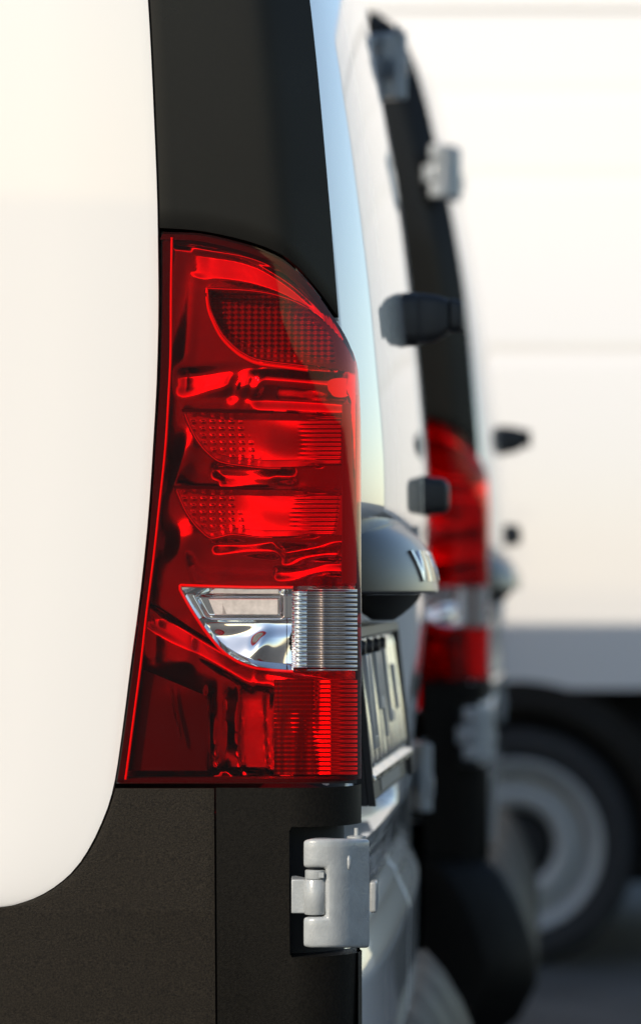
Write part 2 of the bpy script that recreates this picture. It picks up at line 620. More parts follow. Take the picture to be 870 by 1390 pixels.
q_.box((cx_ + 0.0035, 2.7900, cz1 + 0.0018), (cx_ + 0.0075, 2.797, cz1 + 0.006))
build('pin_collar', q_, M['hinge'], hinge, smooth=40)
q_ = MB()
q_.loft([[(xpx(395.5), 2.801, z), (xpx(421), 2.801, z), (xpx(421), 2.812, z), (xpx(397), 2.840, z), (xpx(391), 2.840, z)] for z in (zpx(1240), zpx(1194))])
build('body_leaf', q_, M['hinge'], hinge, smooth=30, bevel=0.001)
q_ = MB()
a3, b3 = px3(502, 1238, 2.885), px3(511, 1194, 2.90)
q_.box((a3[0], 2.878, a3[2]), (a3[0] + 0.0060, 2.905, b3[2]))
build('door_leaf', q_, M['hinge'], hinge, smooth=30, bevel=0.002)
q_ = MB()
for (pxx, pyy) in ((474, 1171),):
    c3 = px3(pxx, pyy, hinge_y(pxx) - 0.0012)
    q_.loft([[(c3[0] + 0.0020 * s * math.cos(a) - 0.0005, c3[1] + dy, c3[2] + 0.0068 * s * math.sin(a)) for a in lin(0, 2*math.pi, 17)[:-1]] for s, dy in ((1, 0.003), (0.8, 0.0), (0.3, -0.0006))])
build('weld_bead', q_, M['hinge'], hinge, smooth=60)
q_ = MB()
c3 = px3(484, 1139, 2.848)
q_.lathe([(0, 0.0), (0.008, 0.0), (0.008, 0.0022), (0.0045, 0.003), (0.002, 0.003), (0.002, 0.009), (0, 0.009)], (c3[0], 2.846, c3[2] + 0.0005), 'Z', 20)
build('hinge_bolt', q_, M['hinge'], hinge, smooth=40)

uh = copy_tree(hinge, van)
uh.location = (xr_pillar(1.69) - xr_pillar(0.757) + 0.017, tumble(1.71) - tumble(0.757) + 0.002, 0.950)

# ------------------------------------------------------------------ door stops
def rrect(x, yc, zc, wy, hz, r, n=6):
    pts = []
    for (sy, sz, a0) in ((1, 1, 0), (-1, 1, 90), (-1, -1, 180), (1, -1, 270)):
        for k in range(n):
            a = math.radians(a0 + 90 * k / (n - 1))
            pts.append((x, yc + sy * (wy - r) + r * math.cos(a), zc + sz * (hz - r) + r * math.sin(a)))
    return pts
Yk = 3.58
zk = ZC + (CY - 434) * Yk / F
xk = door_x(Yk, zk) + 0.010
s_ = MB()
s_.loft([rrect(xk - 0.012, Yk, zk, 0.022, 0.0275, 0.012), rrect(xk + 0.002, Yk, zk, 0.0225, 0.0275, 0.012), rrect(xk + 0.0045, Yk, zk, 0.021, 0.0265, 0.012)])
stop = build('door_stop', s_, M['rubber'], van, smooth=40)
s_ = MB()
s_.loft([rrect(xk + 0.003, Yk, zk + 0.001, 0.0185, 0.0250, 0.010), rrect(xk + 0.008, Yk, zk + 0.001, 0.0195, 0.0260, 0.010), rrect(xk + 0.023, Yk, zk + 0.0015, 0.017, 0.0235, 0.009),
         rrect(xk + 0.034, Yk, zk + 0.003, 0.014, 0.0190, 0.008), rrect(xk + 0.036, Yk, zk + 0.0035, 0.012, 0.0165, 0.007), rrect(xk + 0.0375, Yk, zk + 0.004, 0.010, 0.0145, 0.006)])
build('stop_body', s_, M['rubber'], stop, smooth=40)
s_ = MB()
s_.loft([rrect(xk + 0.0365, Yk, zk + 0.0045, 0.0105, 0.0150, 0.006), rrect(xk + 0.0385, Yk, zk + 0.0045, 0.013, 0.0172, 0.007), rrect(xk + 0.0475, Yk, zk + 0.0035, 0.013, 0.0165, 0.007),
         rrect(xk + 0.0505, Yk, zk + 0.003, 0.011, 0.0145, 0.007)])
build('stop_cap', s_, M['rubber'], stop, smooth=40)

Yb = 3.80
zb = ZC + (CY - 673) * Yb / F
xb = door_x(Yb, zb)
s_ = MB()
s_.loft([rrect(xb - 0.006, Yb, zb, 0.02, 0.0222, 0.010), rrect(xb + 0.003, Yb, zb, 0.02, 0.0222, 0.010), rrect(xb + 0.006, Yb, zb, 0.0185, 0.021, 0.010),
         rrect(xb + 0.021, Yb, zb - 0.0005, 0.017, 0.0195, 0.009), rrect(xb + 0.026, Yb, zb - 0.001, 0.014, 0.016, 0.009), rrect(xb + 0.0275, Yb, zb - 0.001, 0.009, 0.011, 0.007)])
build('rubber_buffer', s_, M['rubber'], van, smooth=45)

# ------------------------------------------------------------------ moulding over the number plate
YH, HL = 3.32, 0.25
ZB, ZT = 1.0035, 1.0745
def dome_p(y):
    q = abs((y - YH) / HL)
    return max(0.0, 1 - q ** 2.6) ** 0.62
def dome_x(y, z):
    t = max(0.0, min(1.0, (z - ZB) / (ZT - ZB)))
    base = -0.172
    return base + 0.0745 * dome_p(y) * (0.30 + 0.70 * math.sqrt(max(0.0, 1 - t ** 2.3)) - 0.07 * t)
d_ = MB()
ys = [YH - HL + HL * 2 * (0.5 - 0.5 * math.cos(math.pi * s)) for s in lin(0, 1, 49)]
rows = []
for y in ys:
    r = [(dome_x(y, ZB) - 0.006, y, ZB - 0.0015), (dome_x(y, ZB) - 0.001, y, ZB - 0.0014), (dome_x(y, ZB), y, ZB)]
    for t in [0.02, 0.05, 0.1, 0.2, 0.3, 0.4, 0.5, 0.6, 0.7, 0.78, 0.85, 0.9, 0.94, 0.97, 0.99, 1.0]:
        z = lerp(ZB, ZT - 0.012 * abs((y - YH) / HL) ** 3, t)
        r.append((dome_x(y, lerp(ZB, ZT, t)), y, z))
    r.append((-0.178, y, r[-1][2] + 0.001))
    rows.append(r)
d_.grid(rows)
dome = build('plate_moulding', d_, M['dome'], van, out=(1, 0, 0.5), smooth=50, solid=0.003)
# raised lip along the top
d_ = MB()
pts = []
for y in ys[3:-3]:
    z = ZT - 0.012 * abs((y - YH) / HL) ** 3
    pts.append((dome_x(y, ZT) + 0.002, y, z + 0.002))
d_.tube(pts, 0.0038, 10)
build('moulding_lip', d_, M['dome'], dome, smooth=60)
# handle bowl under it
d_ = MB()
rings = []
for sgn, t in ((1, 0.0), (1, 0.25), (1, 0.5), (1, 0.75), (1, 0.95)):
    z = ZB - 0.002 - 0.026 * t
    k = 1 - 0.75 * t ** 1.5
    rings.append([(-0.147 + 0.036 * k * math.cos(a), 3.24 + 0.13 * k * math.sin(a), z) for a in lin(0, 2*math.pi, 33)[:-1]])
d_.loft(rings)
build('handle_grip', d_, M['dark'], dome, smooth=50)
# lettering, raised, following the dome
tx = D.curves.new('lettering', 'FONT')
tx.body = 'VITO'
tx.size = 0.042
tx.space_character = 1.25
tx.resolution_u = 3
to = D.objects.new('lettering', tx)
COL.objects.link(to)
bpy.context.view_layer.update()
dg = bpy.context.evaluated_depsgraph_get()
tm = D.meshes.new_from_object(to.evaluated_get(dg))
bm = bmesh.new()
bm.from_mesh(tm)
bmesh.ops.subdivide_edges(bm, edges=[e for e in bm.edges if e.calc_length() > 0.012], cuts=2)
bm.verts.ensure_lookup_table()
Y0, Z0 = 3.165, ZB + 0.010
for f in [f for f in bm.faces]: pass
ret = bmesh.ops.extrude_face_region(bm, geom=list(bm.faces))
newv = set(v for v in ret['geom'] if isinstance(v, bmesh.types.BMVert))
for v in bm.verts:
    y, z = Y0 + v.co.x * 1.55, Z0 + v.co.y
    v.co = Vector((dome_x(y, z) + (0.0022 if v in newv else -0.0005), y, z)) - ORG
bmesh.ops.recalc_face_normals(bm, faces=bm.faces)
lm = D.meshes.new('lettering')
bm.to_mesh(lm)
bm.free()
lm.materials.append(M['letter'])
D.objects.remove(to)
lo = D.objects.new('lettering', lm)
COL.objects.link(lo)
lo.parent = dome

# ------------------------------------------------------------------ number plate
def plate_pt(u, v, out=0.0):
    """u along the plate 0..1 (left to right), v up"""
    y = lerp(3.05, 3.57, u)
    z = lerp(0.812, 0.972, v)
    x = lerp(lerp(-0.1515, -0.1365, u), lerp(-0.168, -0.153, u), v)
    return (x + out, y, z)
f_ = MB()
f_.loft([[plate_pt(u, v, o) for (u, v) in ((0, 0), (1, 0), (1, 1), (0, 1))] for o in (-0.012, 0.0)])
holder = build('plate_holder', f_, M['rubber'], van, smooth=30, bevel=0.0015)
f_ = MB()
f_.grid([[plate_pt(u, v, 0.0022 + 0.0012 * math.sin(v * 5) + 0.0016 * (0.5 + 0.5 * math.sin(u * 62)) ** 3 * (0.22 < v < 0.9)) for u in lin(0.022, 0.978, 120)] for v in lin(0.195, 0.945, 24)])
build('number_plate', f_, M['plate'], holder, out=(1, 0, 0), smooth=60, solid=0.0015)
for (u, v0, v1, foot) in ((0.13, 0.30, 0.84, 0.05), (0.20, 0.30, 0.84, 0), (0.36, 0.50, 0.84, 0.05), (0.43, 0.33, 0.84, 0), (0.57, 0.40, 0.86, 0.05), (0.76, 0.46, 0.74, 0.0)):
    f_ = MB()
    f_.loft([[plate_pt(a, b2, o) for (a, b2) in ((u, v0), (u + 0.034, v0), (u + 0.034, v1), (u, v1))] for o in (0.0015, 0.0068)])
    if foot: f_.loft([[plate_pt(a, b2, o) for (a, b2) in ((u + 0.035, v0), (u + 0.035 + foot, v0), (u + 0.035 + foot, v0 + 0.07), (u + 0.035, v0 + 0.07))] for o in (0.0015, 0.0068)])
    build('embossed_stroke', f_, M['stroke'], holder, smooth=30, bevel=0.001)
f_ = MB()
for (a, b2) in (((0, 0.945), (1, 1.0)), ((0, 0), (0.018, 1.0)), ((0.982, 0), (1, 1.0))):
    f_.loft([[plate_pt(u, v, o) for (u, v) in ((a[0], a[1]), (b2[0], a[1]), (b2[0], b2[1]), (a[0], b2[1]))] for o in (0.0003, 0.0065)])
build('frame_edge', f_, M['rubber'], holder, smooth=30)
f_ = MB()
f_.loft([[plate_pt(u, v, o) for (u, v, o) in ((0.01, 0.135, 0.0003), (0.01, 0.135, 0.0085), (0.01, 0.165, 0.0085), (0.01, 0.195, 0.0030), (0.01, 0.195, 0.0003))],
         [plate_pt(u, v, o) for (u, v, o) in ((0.99, 0.135, 0.0003), (0.99, 0.135, 0.0085), (0.99, 0.165, 0.0085), (0.99, 0.195, 0.0030), (0.99, 0.195, 0.0003))]])
build('plate_clip_rail', f_, M['plate'], holder, smooth=30, bevel=0.0006)
f_ = MB()
f_.loft([[plate_pt(u, v, o) for (u, v) in ((0.30, 0.03), (0.78, 0.03), (0.78, 0.115), (0.30, 0.115))] for o in (0.0003, 0.0012)])
build('printed_strip', f_, M['print'], holder, smooth=30)
for u in (0.1, 0.26, 0.42, 0.58):
    f_ = MB()
    f_.lathe([(0, 0.002), (0.006, 0.002), (0.008, -0.004)], plate_pt(u, 0.88, 0.006), 'X', 12)
    build('plate_screw', f_, M['rubber'], holder, smooth=40)

# ------------------------------------------------------------------ tail lamp
def W(px, py, d, clear=0.0022):
    """point d behind the lens that is seen at (px, py) of the photograph"""
    y = 2.82
    for _ in range(14):
        z = ZC + (CY - py) * y / F
        x = (px - CX) * y / F
        xm = xr_lamp(z) - 0.0012
        y = 0.5 * y + 0.5 * max(ylamp(min(x, xm), z) + clear, YS + tumble(z) - 0.004 + d)
    return (min(x, xm), y, z)

lens_l = Curve([(316, 219.5), (400, 219), (500, 216.5), (600, 210), (700, 203), (800, 192.5), (900, 178.5), (1000, 165), (1064, 155)])
lens_r = Curve([(316, 222), (317, 262), (320, 285), (324, 303), (334, 341), (350, 380), (369, 405), (397, 430), (424, 450), (453, 469), (475, 479), (500, 487), (530, 500)])
white_edge = Curve([(795.5, 243), (812, 251), (830, 262), (850, 275), (870, 290), (883, 302), (892, 314), (899, 327), (905, 345), (908.5, 365), (911, 400), (912, 440), (912.5, 500)])

def lens_row(py, pa, pb, n):
    z = zpx(py)
    xa = xpx(pa)
    if pb >= 495: xb_ = xr_lamp(z)
    else:
        yy = 2.82
        for _ in range(10):
            xb_ = min((pb - CX) * yy / F, xr_lamp(z) - 0.0002)
            yy = 0.5 * yy + 0.5 * ylamp(xb_, z)
        xb_ = lerp(xb_, xr_lamp(z), sst(474, 490, pb))
    r = []
    for s in lin(0, 1, n):
        x = xb_ - (1 - s) ** 2 * (xb_ - xa)
        r.append((x, ylamp(x, z), z))
    return r

lamp_ = MB()
ra = [316, 316.4, 317, 318, 320, 322, 324, 327, 330, 334, 339, 344, 350, 356, 362, 369, 376, 383, 390, 397, 405, 414, 424, 434, 444, 453, 464, 475, 487, 500, 515, 530] + lin(545, 795.5, 30)
upper = [lens_row(py, lens_l(py), lens_r(py), 44) for py in ra]
lamp_.grid(upper)
rb = lin(795.5, 880, 16) + [886, 892, 896, 899, 902, 905, 907, 908.5, 910, 911, 911.6, 912, 912.3]
lamp_.grid([lens_row(py, lens_l(py), white_edge(py), 44) for py in rb])
rc = [912.3, 915, 920] + lin(930, 1050, 14) + [1056, 1060, 1062.5, 1064]
lower = []
for py in rc:
    r = lens_row(py, lens_l(py), 500, 44)
    lower.append(r)
lamp_.grid(lower)
# skirt all round
outline = [r[0] for r in upper] + [lens_row(py, lens_l(py), 500, 44)[0] for py in rb] + [r[0] for r in lower]
def skirt(pts, dx, dy, dz=0.0):
    lamp_.grid([pts, [(p[0] + dx, p[1] + dy, p[2] + dz) for p in pts]])
skirt(outline, 0.0006, 0.014)
skirt([r[-1] for r in upper[:32]], -0.002, 0.016, -0.001)
skirt([r[-1] for r in upper[31:]] + [lens_row(py, 300, 500, 4)[-1] for py in rb] + [r[-1] for r in lower], -0.010, 0.004)
skirt(lower[-1], -0.0003, 0.012)
lamp = build('tail_lamp', lamp_, M['red_lens'], van, out=(0.2, -1, 0), smooth=50)
lamp['label'] = 'red tail lamp lens with clear reversing window'

lw = MB()
lw.grid([lens_row(py, white_edge(py), 500, 40) for py in rb])
build('clear_window', lw, M['clear_lens'], lamp, out=(0.2, -1, 0), smooth=60)

def g2(px, py, cx, cy, sx, sy, ang=0.0):
    a = math.radians(ang)
    u = (px - cx) * math.cos(a) + (py - cy) * math.sin(a)
    v = -(px - cx) * math.sin(a) + (py - cy) * math.cos(a)
    return math.exp(-(u / sx) ** 2 - (v / sy) ** 2)

class Blade:
    def __init__(self, top, bot):
        self.t, self.b = Curve(top), Curve(bot)
        self.x0 = max(top[0][0], bot[0][0])
        self.x1 = min(top[-1][0], bot[-1][0])
    def mesh(self, depth, nx, ny):
        m = MB()
        rows = []
        for i in range(ny):
            v = i / (ny - 1)
            r = []
            for j in range(nx):
                u = j / (nx - 1)
                px = lerp(self.x0, self.x1, u)
                py = lerp(self.t(px), self.b(px), v)
                r.append(W(px, py, depth(px, py, u, v)))
            rows.append(r)
        return m.grid(rows)
    def rimtube(self, mb, d, r, which='both', xa=None, xb_=None, n=60, dy=0.0):
        xa = self.x0 if xa is None else xa
        xb_ = self.x1 if xb_ is None else xb_
        path = []
        xs = [lerp(xa, xb_, s ** 1.8) for s in lin(0, 1, n)]
        if which in ('both', 'bot'): path = [(x, self.b(x) + dy) for x in xs[::-1]]
        if which in ('both', 'top'): path = path + [(x, self.t(x) - dy) for x in (xs[1:] if path else xs)]
        mb.tube([W(x, y, d) for x, y in path], r, 8)
        return mb

ind = Blade([(281, 394), (300, 395), (330, 396.5), (360, 400), (400, 412), (430, 430), (455, 452), (470, 470), (482, 494)],
            [(281, 395), (283, 410), (290, 430), (300, 449), (312, 463), (328, 476), (350, 486), (400, 493), (440, 498), (482, 506)])
def brake(tip, yb_, right_top, right_bot, xr_):
    tx_, ty = tip
    return Blade([(tx_, ty), (tx_ + 60, ty + 2), (tx_ + 130, ty + 2), (xr_, right_top)],
                 [(tx_, ty + 1), (tx_ + 6, ty + 16), (tx_ + 15, ty + 34), (tx_ + 30, ty + 53), (tx_ + 48, ty + 66), (tx_ + 75, yb_ - 4), (tx_ + 120, yb_), (xr_, right_bot)])
BRAKES = [((251, 559), brake((251, 559), 634, 566, 630, 463)), ((240, 663), brake((240, 663), 728, 672, 726, 464))]
def inside(B, px, py):
    if px < B.x0 or px > B.x1 + 4: return 0.0
    return sst(-1.0, 3.0, py - B.t(px)) * sst(-1.0, 3.0, B.b(px) - py) * sst(-1, 6, px - B.x0)
band = Curve([(240, 352), (270, 364), (330, 374), (370, 386), (400, 400), (430, 422), (460, 450), (480, 476)])
upper_line = Curve([(230, 330), (280, 338), (340, 352), (390, 380), (430, 415)])
def box(px, py, xa, xb_, ya, yb_, s=6.0):
    return sst(xa - s, xa + s, px) * (1 - sst(xb_ - s, xb_ + s, px)) * sst(ya - s, ya + s, py) * (1 - sst(yb_ - s, yb_ + s, py))
def tilt(px, py, x0, y0, a, b):
    """a facet that comes forward to the right (a) and downwards (b)"""
    return -(a * (px - x0) + b * (py - y0)) / 1655.0

def dref(px, py):
    t = (py - 320) / 745.0
    d = 0.020 + 0.042 * t
    # two sculpted shoulders above the indicator
    v = py - band(px)
    d += sst(-26, -18, v) * (1 - sst(8, 14, v)) * sst(254, 286, px) * tilt(px, v, 345, -6, 0.10 + 0.03 * math.sin(px / 17.0), 0.27)
    v = py - upper_line(px)
    d += sst(-9, -5, v) * (1 - sst(4, 8, v)) * sst(232, 240, px) * (1 - sst(400, 430, px)) * tilt(px, v, 320, 0, 0.05, 0.42)
    d += 0.0010 * math.sin(px / 7.0 + py / 40.0) * (1 - sst(250, 275, px)) * (1 - sst(480, 500, py))
    # folds between indicator and upper brake chamber
    v = py - 524 - 0.10 * (px - 300) - 6 * math.sin(px / 30.0)
    d += box(px, v, 244, 352, -20, 10, 9) * tilt(px, v, 300, -4, 0.16, 0.34)
    d += 0.0030 * box(px, py, 345, 480, 498, 552, 10) * math.sin(v / 8.5 + 0.8 * math.sin(px / 30.0))
    d += 0.004 * g2(px, py, 318, 526, 8, 16, 20) + 0.003 * g2(px, py, 343, 520, 6, 22, 24)
    # small rolls under each chamber
    for (ya, xa, xb_) in ((640, 290, 400), (652, 300, 370), (742, 290, 380), (748, 375, 462)):
        v = py - ya - 0.06 * (px - xa)
        d += box(px, v, xa, xb_, -8, 7, 6) * tilt(px, v, (xa + xb_) / 2, 0, 0.12, 0.32)
    v = py - 752 - 5 * math.sin(px / 26.0)
    d += box(px, v, 385, 468, -9, 9, 5) * tilt(px, v, 425, 0, 0.16, 0.34)
    v = py - 776 - 3 * math.sin(px / 19.0)
    d += box(px, v, 375, 468, -6, 6, 4) * tilt(px, v, 425, 0, 0.12, 0.3)
    d -= 0.004 * g2(px, py, 252, 735, 20, 26, 15)
    d -= 0.004 * g2(px, py, 252, 620, 14, 40, 20)
    # sweep under the white window
    xe = white_edge(py) if py < 911 else 400
    q = (py - 868 - 0.62 * (px - 288)) / 1.18 if px < 345 else py - 903 - 0.18 * (px - 345)
    wq = sst(2, 8, q) * (1 - sst(24, 34, q)) * sst(188, 215, px) * (1 - sst(430, 470, px))
    d += wq * tilt(px, q, 300, 16, 0.10, 0.36)
    # facet left of the window
    d += box(px, py, 205, 262, 835, 905, 9) * tilt(px, py, 240, 870, 0.10, 0.05)
    # flowing folds right of it
    wl = sst(925, 950, py) * (1 - sst(1044, 1054, py))
    for (xa, hw, a) in ((286, 4.0, 0.5), (314, 7.0, 0.42), (344, 15.0, 0.24), (366, 4.0, 0.4)):
        u = px - xa - 0.0007 * (py - 990) ** 2 - 0.05 * (py - 990)
        d += wl * (1 - sst(hw, hw + 3, abs(u))) * tilt(u, py, 0, 990, a, 0.12)
    for B in (ind, BRAKES[0][1], BRAKES[1][1]): d += 0.030 * inside(B, px, py)
    v = py - 1050
    d += box(px, v, 290, 400, -5, 5, 2) * tilt(px, v, 340, 0, 0.1, 0.5)
    return d

inner_l = lambda py: lens_l(py) + 14
def inner_r(py):
    return min(lens_r(py) - 7, 482)
rf = MB()
rows = []
for py in lin(326, 1058, 300):
    a, b2 = inner_l(py), max(inner_l(py) + 2, inner_r(py))
    rows.append([W(px, py, dref(px, py)) for px in lin(a, b2, 110)])
rf.grid(rows)
build('reflector', rf, M['bowl'], lamp, out=(0.1, -1, 0), smooth=70)

# added dark sheet for a dark reflection low left, chrome leaf for its highlight
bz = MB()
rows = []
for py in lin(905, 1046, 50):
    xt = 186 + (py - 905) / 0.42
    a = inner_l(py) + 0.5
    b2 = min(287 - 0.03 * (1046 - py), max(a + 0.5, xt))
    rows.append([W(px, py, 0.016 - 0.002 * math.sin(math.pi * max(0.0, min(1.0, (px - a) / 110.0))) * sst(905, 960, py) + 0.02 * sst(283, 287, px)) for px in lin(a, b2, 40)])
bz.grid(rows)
dark_reflection = build('dark_reflection_sheet', bz, M['dark_reflection'], lamp, out=(0.1, -1, 0), smooth=60)
bz = MB()
lf = [(231, 926), (233, 940), (236, 955), (239.5, 970), (243, 985), (245.5, 1000), (245, 1008)]
bz.grid([[W(x - ww, y, 0.0085), W(x, y, 0.006), W(x + ww * 0.6, y, 0.0085)] for (x, y), ww in zip(lf, (0.3, 1.6, 2.6, 3.2, 3.0, 1.8, 0.3))])
build('leaf_highlight', bz, M['chrome'], lamp, out=(0, -1, 0), smooth=60)  # added sliver, shaped as a bright highlight

# dark flange behind the lens edge
hs = MB()
rows = []
for py in lin(320, 1062, 60):
    a = lens_l(py) + 1.0
    rows.append([W(a, py, 0.010), W(a + 2, py, 0.006), W(a + 12.5, py, 0.006), W(a + 13.5, py, 0.03)])
hs.grid(rows)
rows = []
for q in range(40):
    py = ra[int(q * 28 / 39)]
    px = lens_r(py)
    rows.append([W(px - 1, py + 1.5, 0.008), W(px - 4, py + 9, 0.005), W(px - 6, py + 14, 0.02)])
hs.grid(rows)
hs.grid([[W(px, py, d) for px in lin(158, 484, 40)] for (py, d) in ((1054, 0.03), (1057, 0.006), (1063.5, 0.006))])
build('lamp_housing', hs, M['dark'], lamp, out=(0.1, -1, 0), smooth=50)

# bright red light guide down the left side
gd = MB()
gl = Curve([(322, 233.5), (480, 232), (540, 229.5), (600, 225.5), (700, 215.5), (830, 200), (950, 185.5), (1060, 170.5)])
gd.tube([W(gl(py) + 0.2 * math.sin(py / 23.0), py, 0.0060) for py in lin(322, 1058, 200)], 0.0011, 8)
build('light_guide', gd, M['red_trim'], lamp, smooth=60)

# indicator chamber
def ind_d(px, py, u, v):
    e = min(1.0, min(v, 1 - v) * 6, u * 14)
    return 0.020 - 0.012 * (1 - e) + 0.0016 * math.sin(px * 2*math.pi / 9.0) * (0.5 if px < 400 else 0.3) + 0.0011 * math.sin(py * 2*math.pi / 7.0)
build('indicator_chamber', ind.mesh(ind_d, 190, 110), M['amber'], lamp, out=(0, -1, 0), smooth=70)
im = MB()
ind.rimtube(im, 0.0085, 0.0016, 'both', xb_=418, dy=2.5)
build('indicator_rim', im, M['chrome'], lamp, smooth=60)
im = MB()
ind.rimtube(im, 0.0075, 0.0013, 'bot', xb_=418, dy=7.5)
build('indicator_rim', im, M['red_trim'], lamp, smooth=60)

# amber bulb shield under the indicator
sh = MB()
sh.loft([[W(448 + r_ * math.cos(a) * 1.3 + 14, 528 + dy + r_ * math.sin(a) * 0.5, 0.012) for a in lin(0, 2*math.pi, 25)[:-1]] for r_, dy in ((14, -8), (13, 0), (9, 7))])
build('bulb_shield', sh, M['orange'], lamp, smooth=60)

def brake_d(tx_, ty, lean, up):
    def f(px, py, u, v):
        e = min(1.0, v * 8, (1 - v) * 8)
        d = 0.027 - 0.016 * (1 - e) * (1 - sst(tx_ + 150, tx_ + 190, px))
        q = sst(tx_ + 55, tx_ + 120, px)
        d += q * (-lean * (px - tx_ - 80) - up * (py - ty - 36)) / 1655
        # square pips near the tip
        wp = (1 - sst(tx_ + 62, tx_ + 72, px - (py - ty) * 0.55)) * e
        d -= 0.0008 * wp * (max(0, math.sin(px * 2*math.pi / 13.0 + 0.4 * math.sin(py / 9.0))) * max(0, math.sin(py * 2*math.pi / 9.5))) ** 0.7
        d += 0.14 * (1 - q) * (px - tx_ - 60) / 1655
        # fine flutes to the right
        d += 0.00055 * sst(tx_ + 150, tx_ + 185, px) * math.sin(py * 2*math.pi / 6.0)
        d += 0.0009 * q * math.sin(math.hypot(px - tx_ - 150, (py - ty + 40)) / 13.0)
        return d
    return f
for (tip, B), lean, up in zip(BRAKES, (0.05, 0.10), (0.02, 0.13)):
    ch = build('brake_chamber', B.mesh(brake_d(*tip, lean, up), 200, 110), M['satin'], lamp, out=(0, -1, 0), smooth=70)
    im = MB()
    B.rimtube(im, 0.0085, 0.0015, 'bot', xb_=tip[0] + 130, dy=2)
    build('chamber_rim', im, M['chrome'], lamp, smooth=60)
    im = MB()
    ps = [(x, tip[1] - 3 + (x - tip[0]) * 0.02) for x in lin(tip[0] - 4, tip[0] + 120, 12)]
    im.grid([[W(x, y + q, d) for x, y in ps] for (q, d) in ((-1, 0.03), (-1, 0.006), (3, 0.006), (3, 0.03))])
    build('chamber_ledge', im, M['dark'], lamp, out=(0, -1, 0), smooth=40)

# inner column at the right of the upper chambers
cm = MB()
cm.grid([[W(px, py, 0.0135 + 0.006 * (px < 467) + 0.00 * px) for px in (464, 468, 470, 476, 484)] for py in lin(548, 792, 14)])
build('side_panel', cm, M['red_plastic'], lamp, out=(0, -1, 0), smooth=40)

# reversing chamber
rev = Blade([(245, 797), (300, 799), (350, 800), (398, 800)], [(245, 798), (253, 813), (265, 833), (290, 868), (303, 882), (315, 891), (328, 898), (346, 904), (366, 907), (398, 909.5)])
def rev_d(px, py, u, v):
    d = 0.014
    rim_ = min(1.0, (py - rev.t(px)) / 8.0, max(0.0, (rev.b(px) - py)) / 8.0)
    d -= 0.008 * (1 - max(0, rim_))
    # window recess
    d += 0.006 * sst(806, 811, py) * (1 - sst(834, 842, py)) * sst(262 + (py - 808) * 0.55, 270 + (py - 808) * 0.55, px) * (1 - sst(380, 386, px))
    # large lower facet
    d += 0.004 * sst(838, 846, py) - 0.008 * sst(840, 905, py)
    d += 0.0022 * math.sin((px - 300) / 19.0 + (py - 850) / 15.0) * sst(848, 866, py)
    d += 0.0022 * g2(px, py, 292, 862, 14, 10) - 0.004 * g2(px, py, 352, 876, 10, 22, 25)
    d += 0.003 * (px > 389)
    return d
build('reverse_chamber', rev.mesh(rev_d, 150, 120), M['chrome'], lamp, out=(0, -1, 0), smooth=50)
im = MB()
im.grid([[W(px + (py - 812) * 0.4 * (1 if px < 300 else 0), py, 0.0150) for px in lin(283, 377, 30)] for py in lin(813, 834, 8)])
build('lamp_board', im, M['board'], lamp, out=(0, -1, 0), smooth=50)
im = MB()
rev.rimtube(im, 0.005, 0.0014, 'both', dy=2.5)
build('reverse_rim', im, M['red_trim'], lamp, smooth=60)

# prism column and flutes of the clear window
im = MB()
pitch = 6.4
rows = []
for py in lin(801, 909, 230):
    rows.append([W(px, py, 0.010 - 0.0030 * math.sin(py * math.pi / pitch) ** 2 - 0.004 * math.sin(max(0.0, min(1.0, (px - 396) / 21.0)) * math.pi)) for px in lin(396, 417, 16)])
im.grid(rows)
build('prism_column', im, M['chrome'], lamp, out=(0, -1, 0), smooth=80)
im = MB()
rows = []
for py in lin(800, 910, 230):
    rows.append([W(px, py, 0.011 - 0.0016 * abs(math.sin(py * math.pi / pitch)) ** 3 + 0.003 * math.sin((px - 417) / 9.0), 0.0046 + 0.0008 * math.sin(px / 4.5) - 0.0020 * abs(math.sin(py * math.pi / pitch)) ** 3) for px in lin(417, 485, 30)])
im.grid(rows)
build('fluted_optic', im, M['smoke'], lamp, out=(0, -1, 0), smooth=80)

# fog chamber low right
im = MB()
rows = []
for py in lin(922, 1052, 240):
    r = []
    for px in lin(372, 485, 80):
        mid = sst(424, 434, px)
        rib = abs(math.sin(py * math.pi / 6.2)) ** 2
        d = 0.020 - 0.0013 * rib * (0.25 + 0.75 * mid)
        d += (1 - mid) * 0.22 * (py - 990) / 1655 + mid * (tilt(px, py, 430, 990, 0.26, 0.0)) + 0.003 * (1 - sst(374, 382, px))
        d += 0.002 * math.sin(px / 5.0) * (1 - mid) * sst(960, 1000, py)
        r.append(W(px, py, d, 0.0046 - 0.0020 * rib))
    rows.append(r)
im.grid(rows)
build('fog_chamber', im, M['orange'], lamp, out=(0, -1, 0), smooth=80)

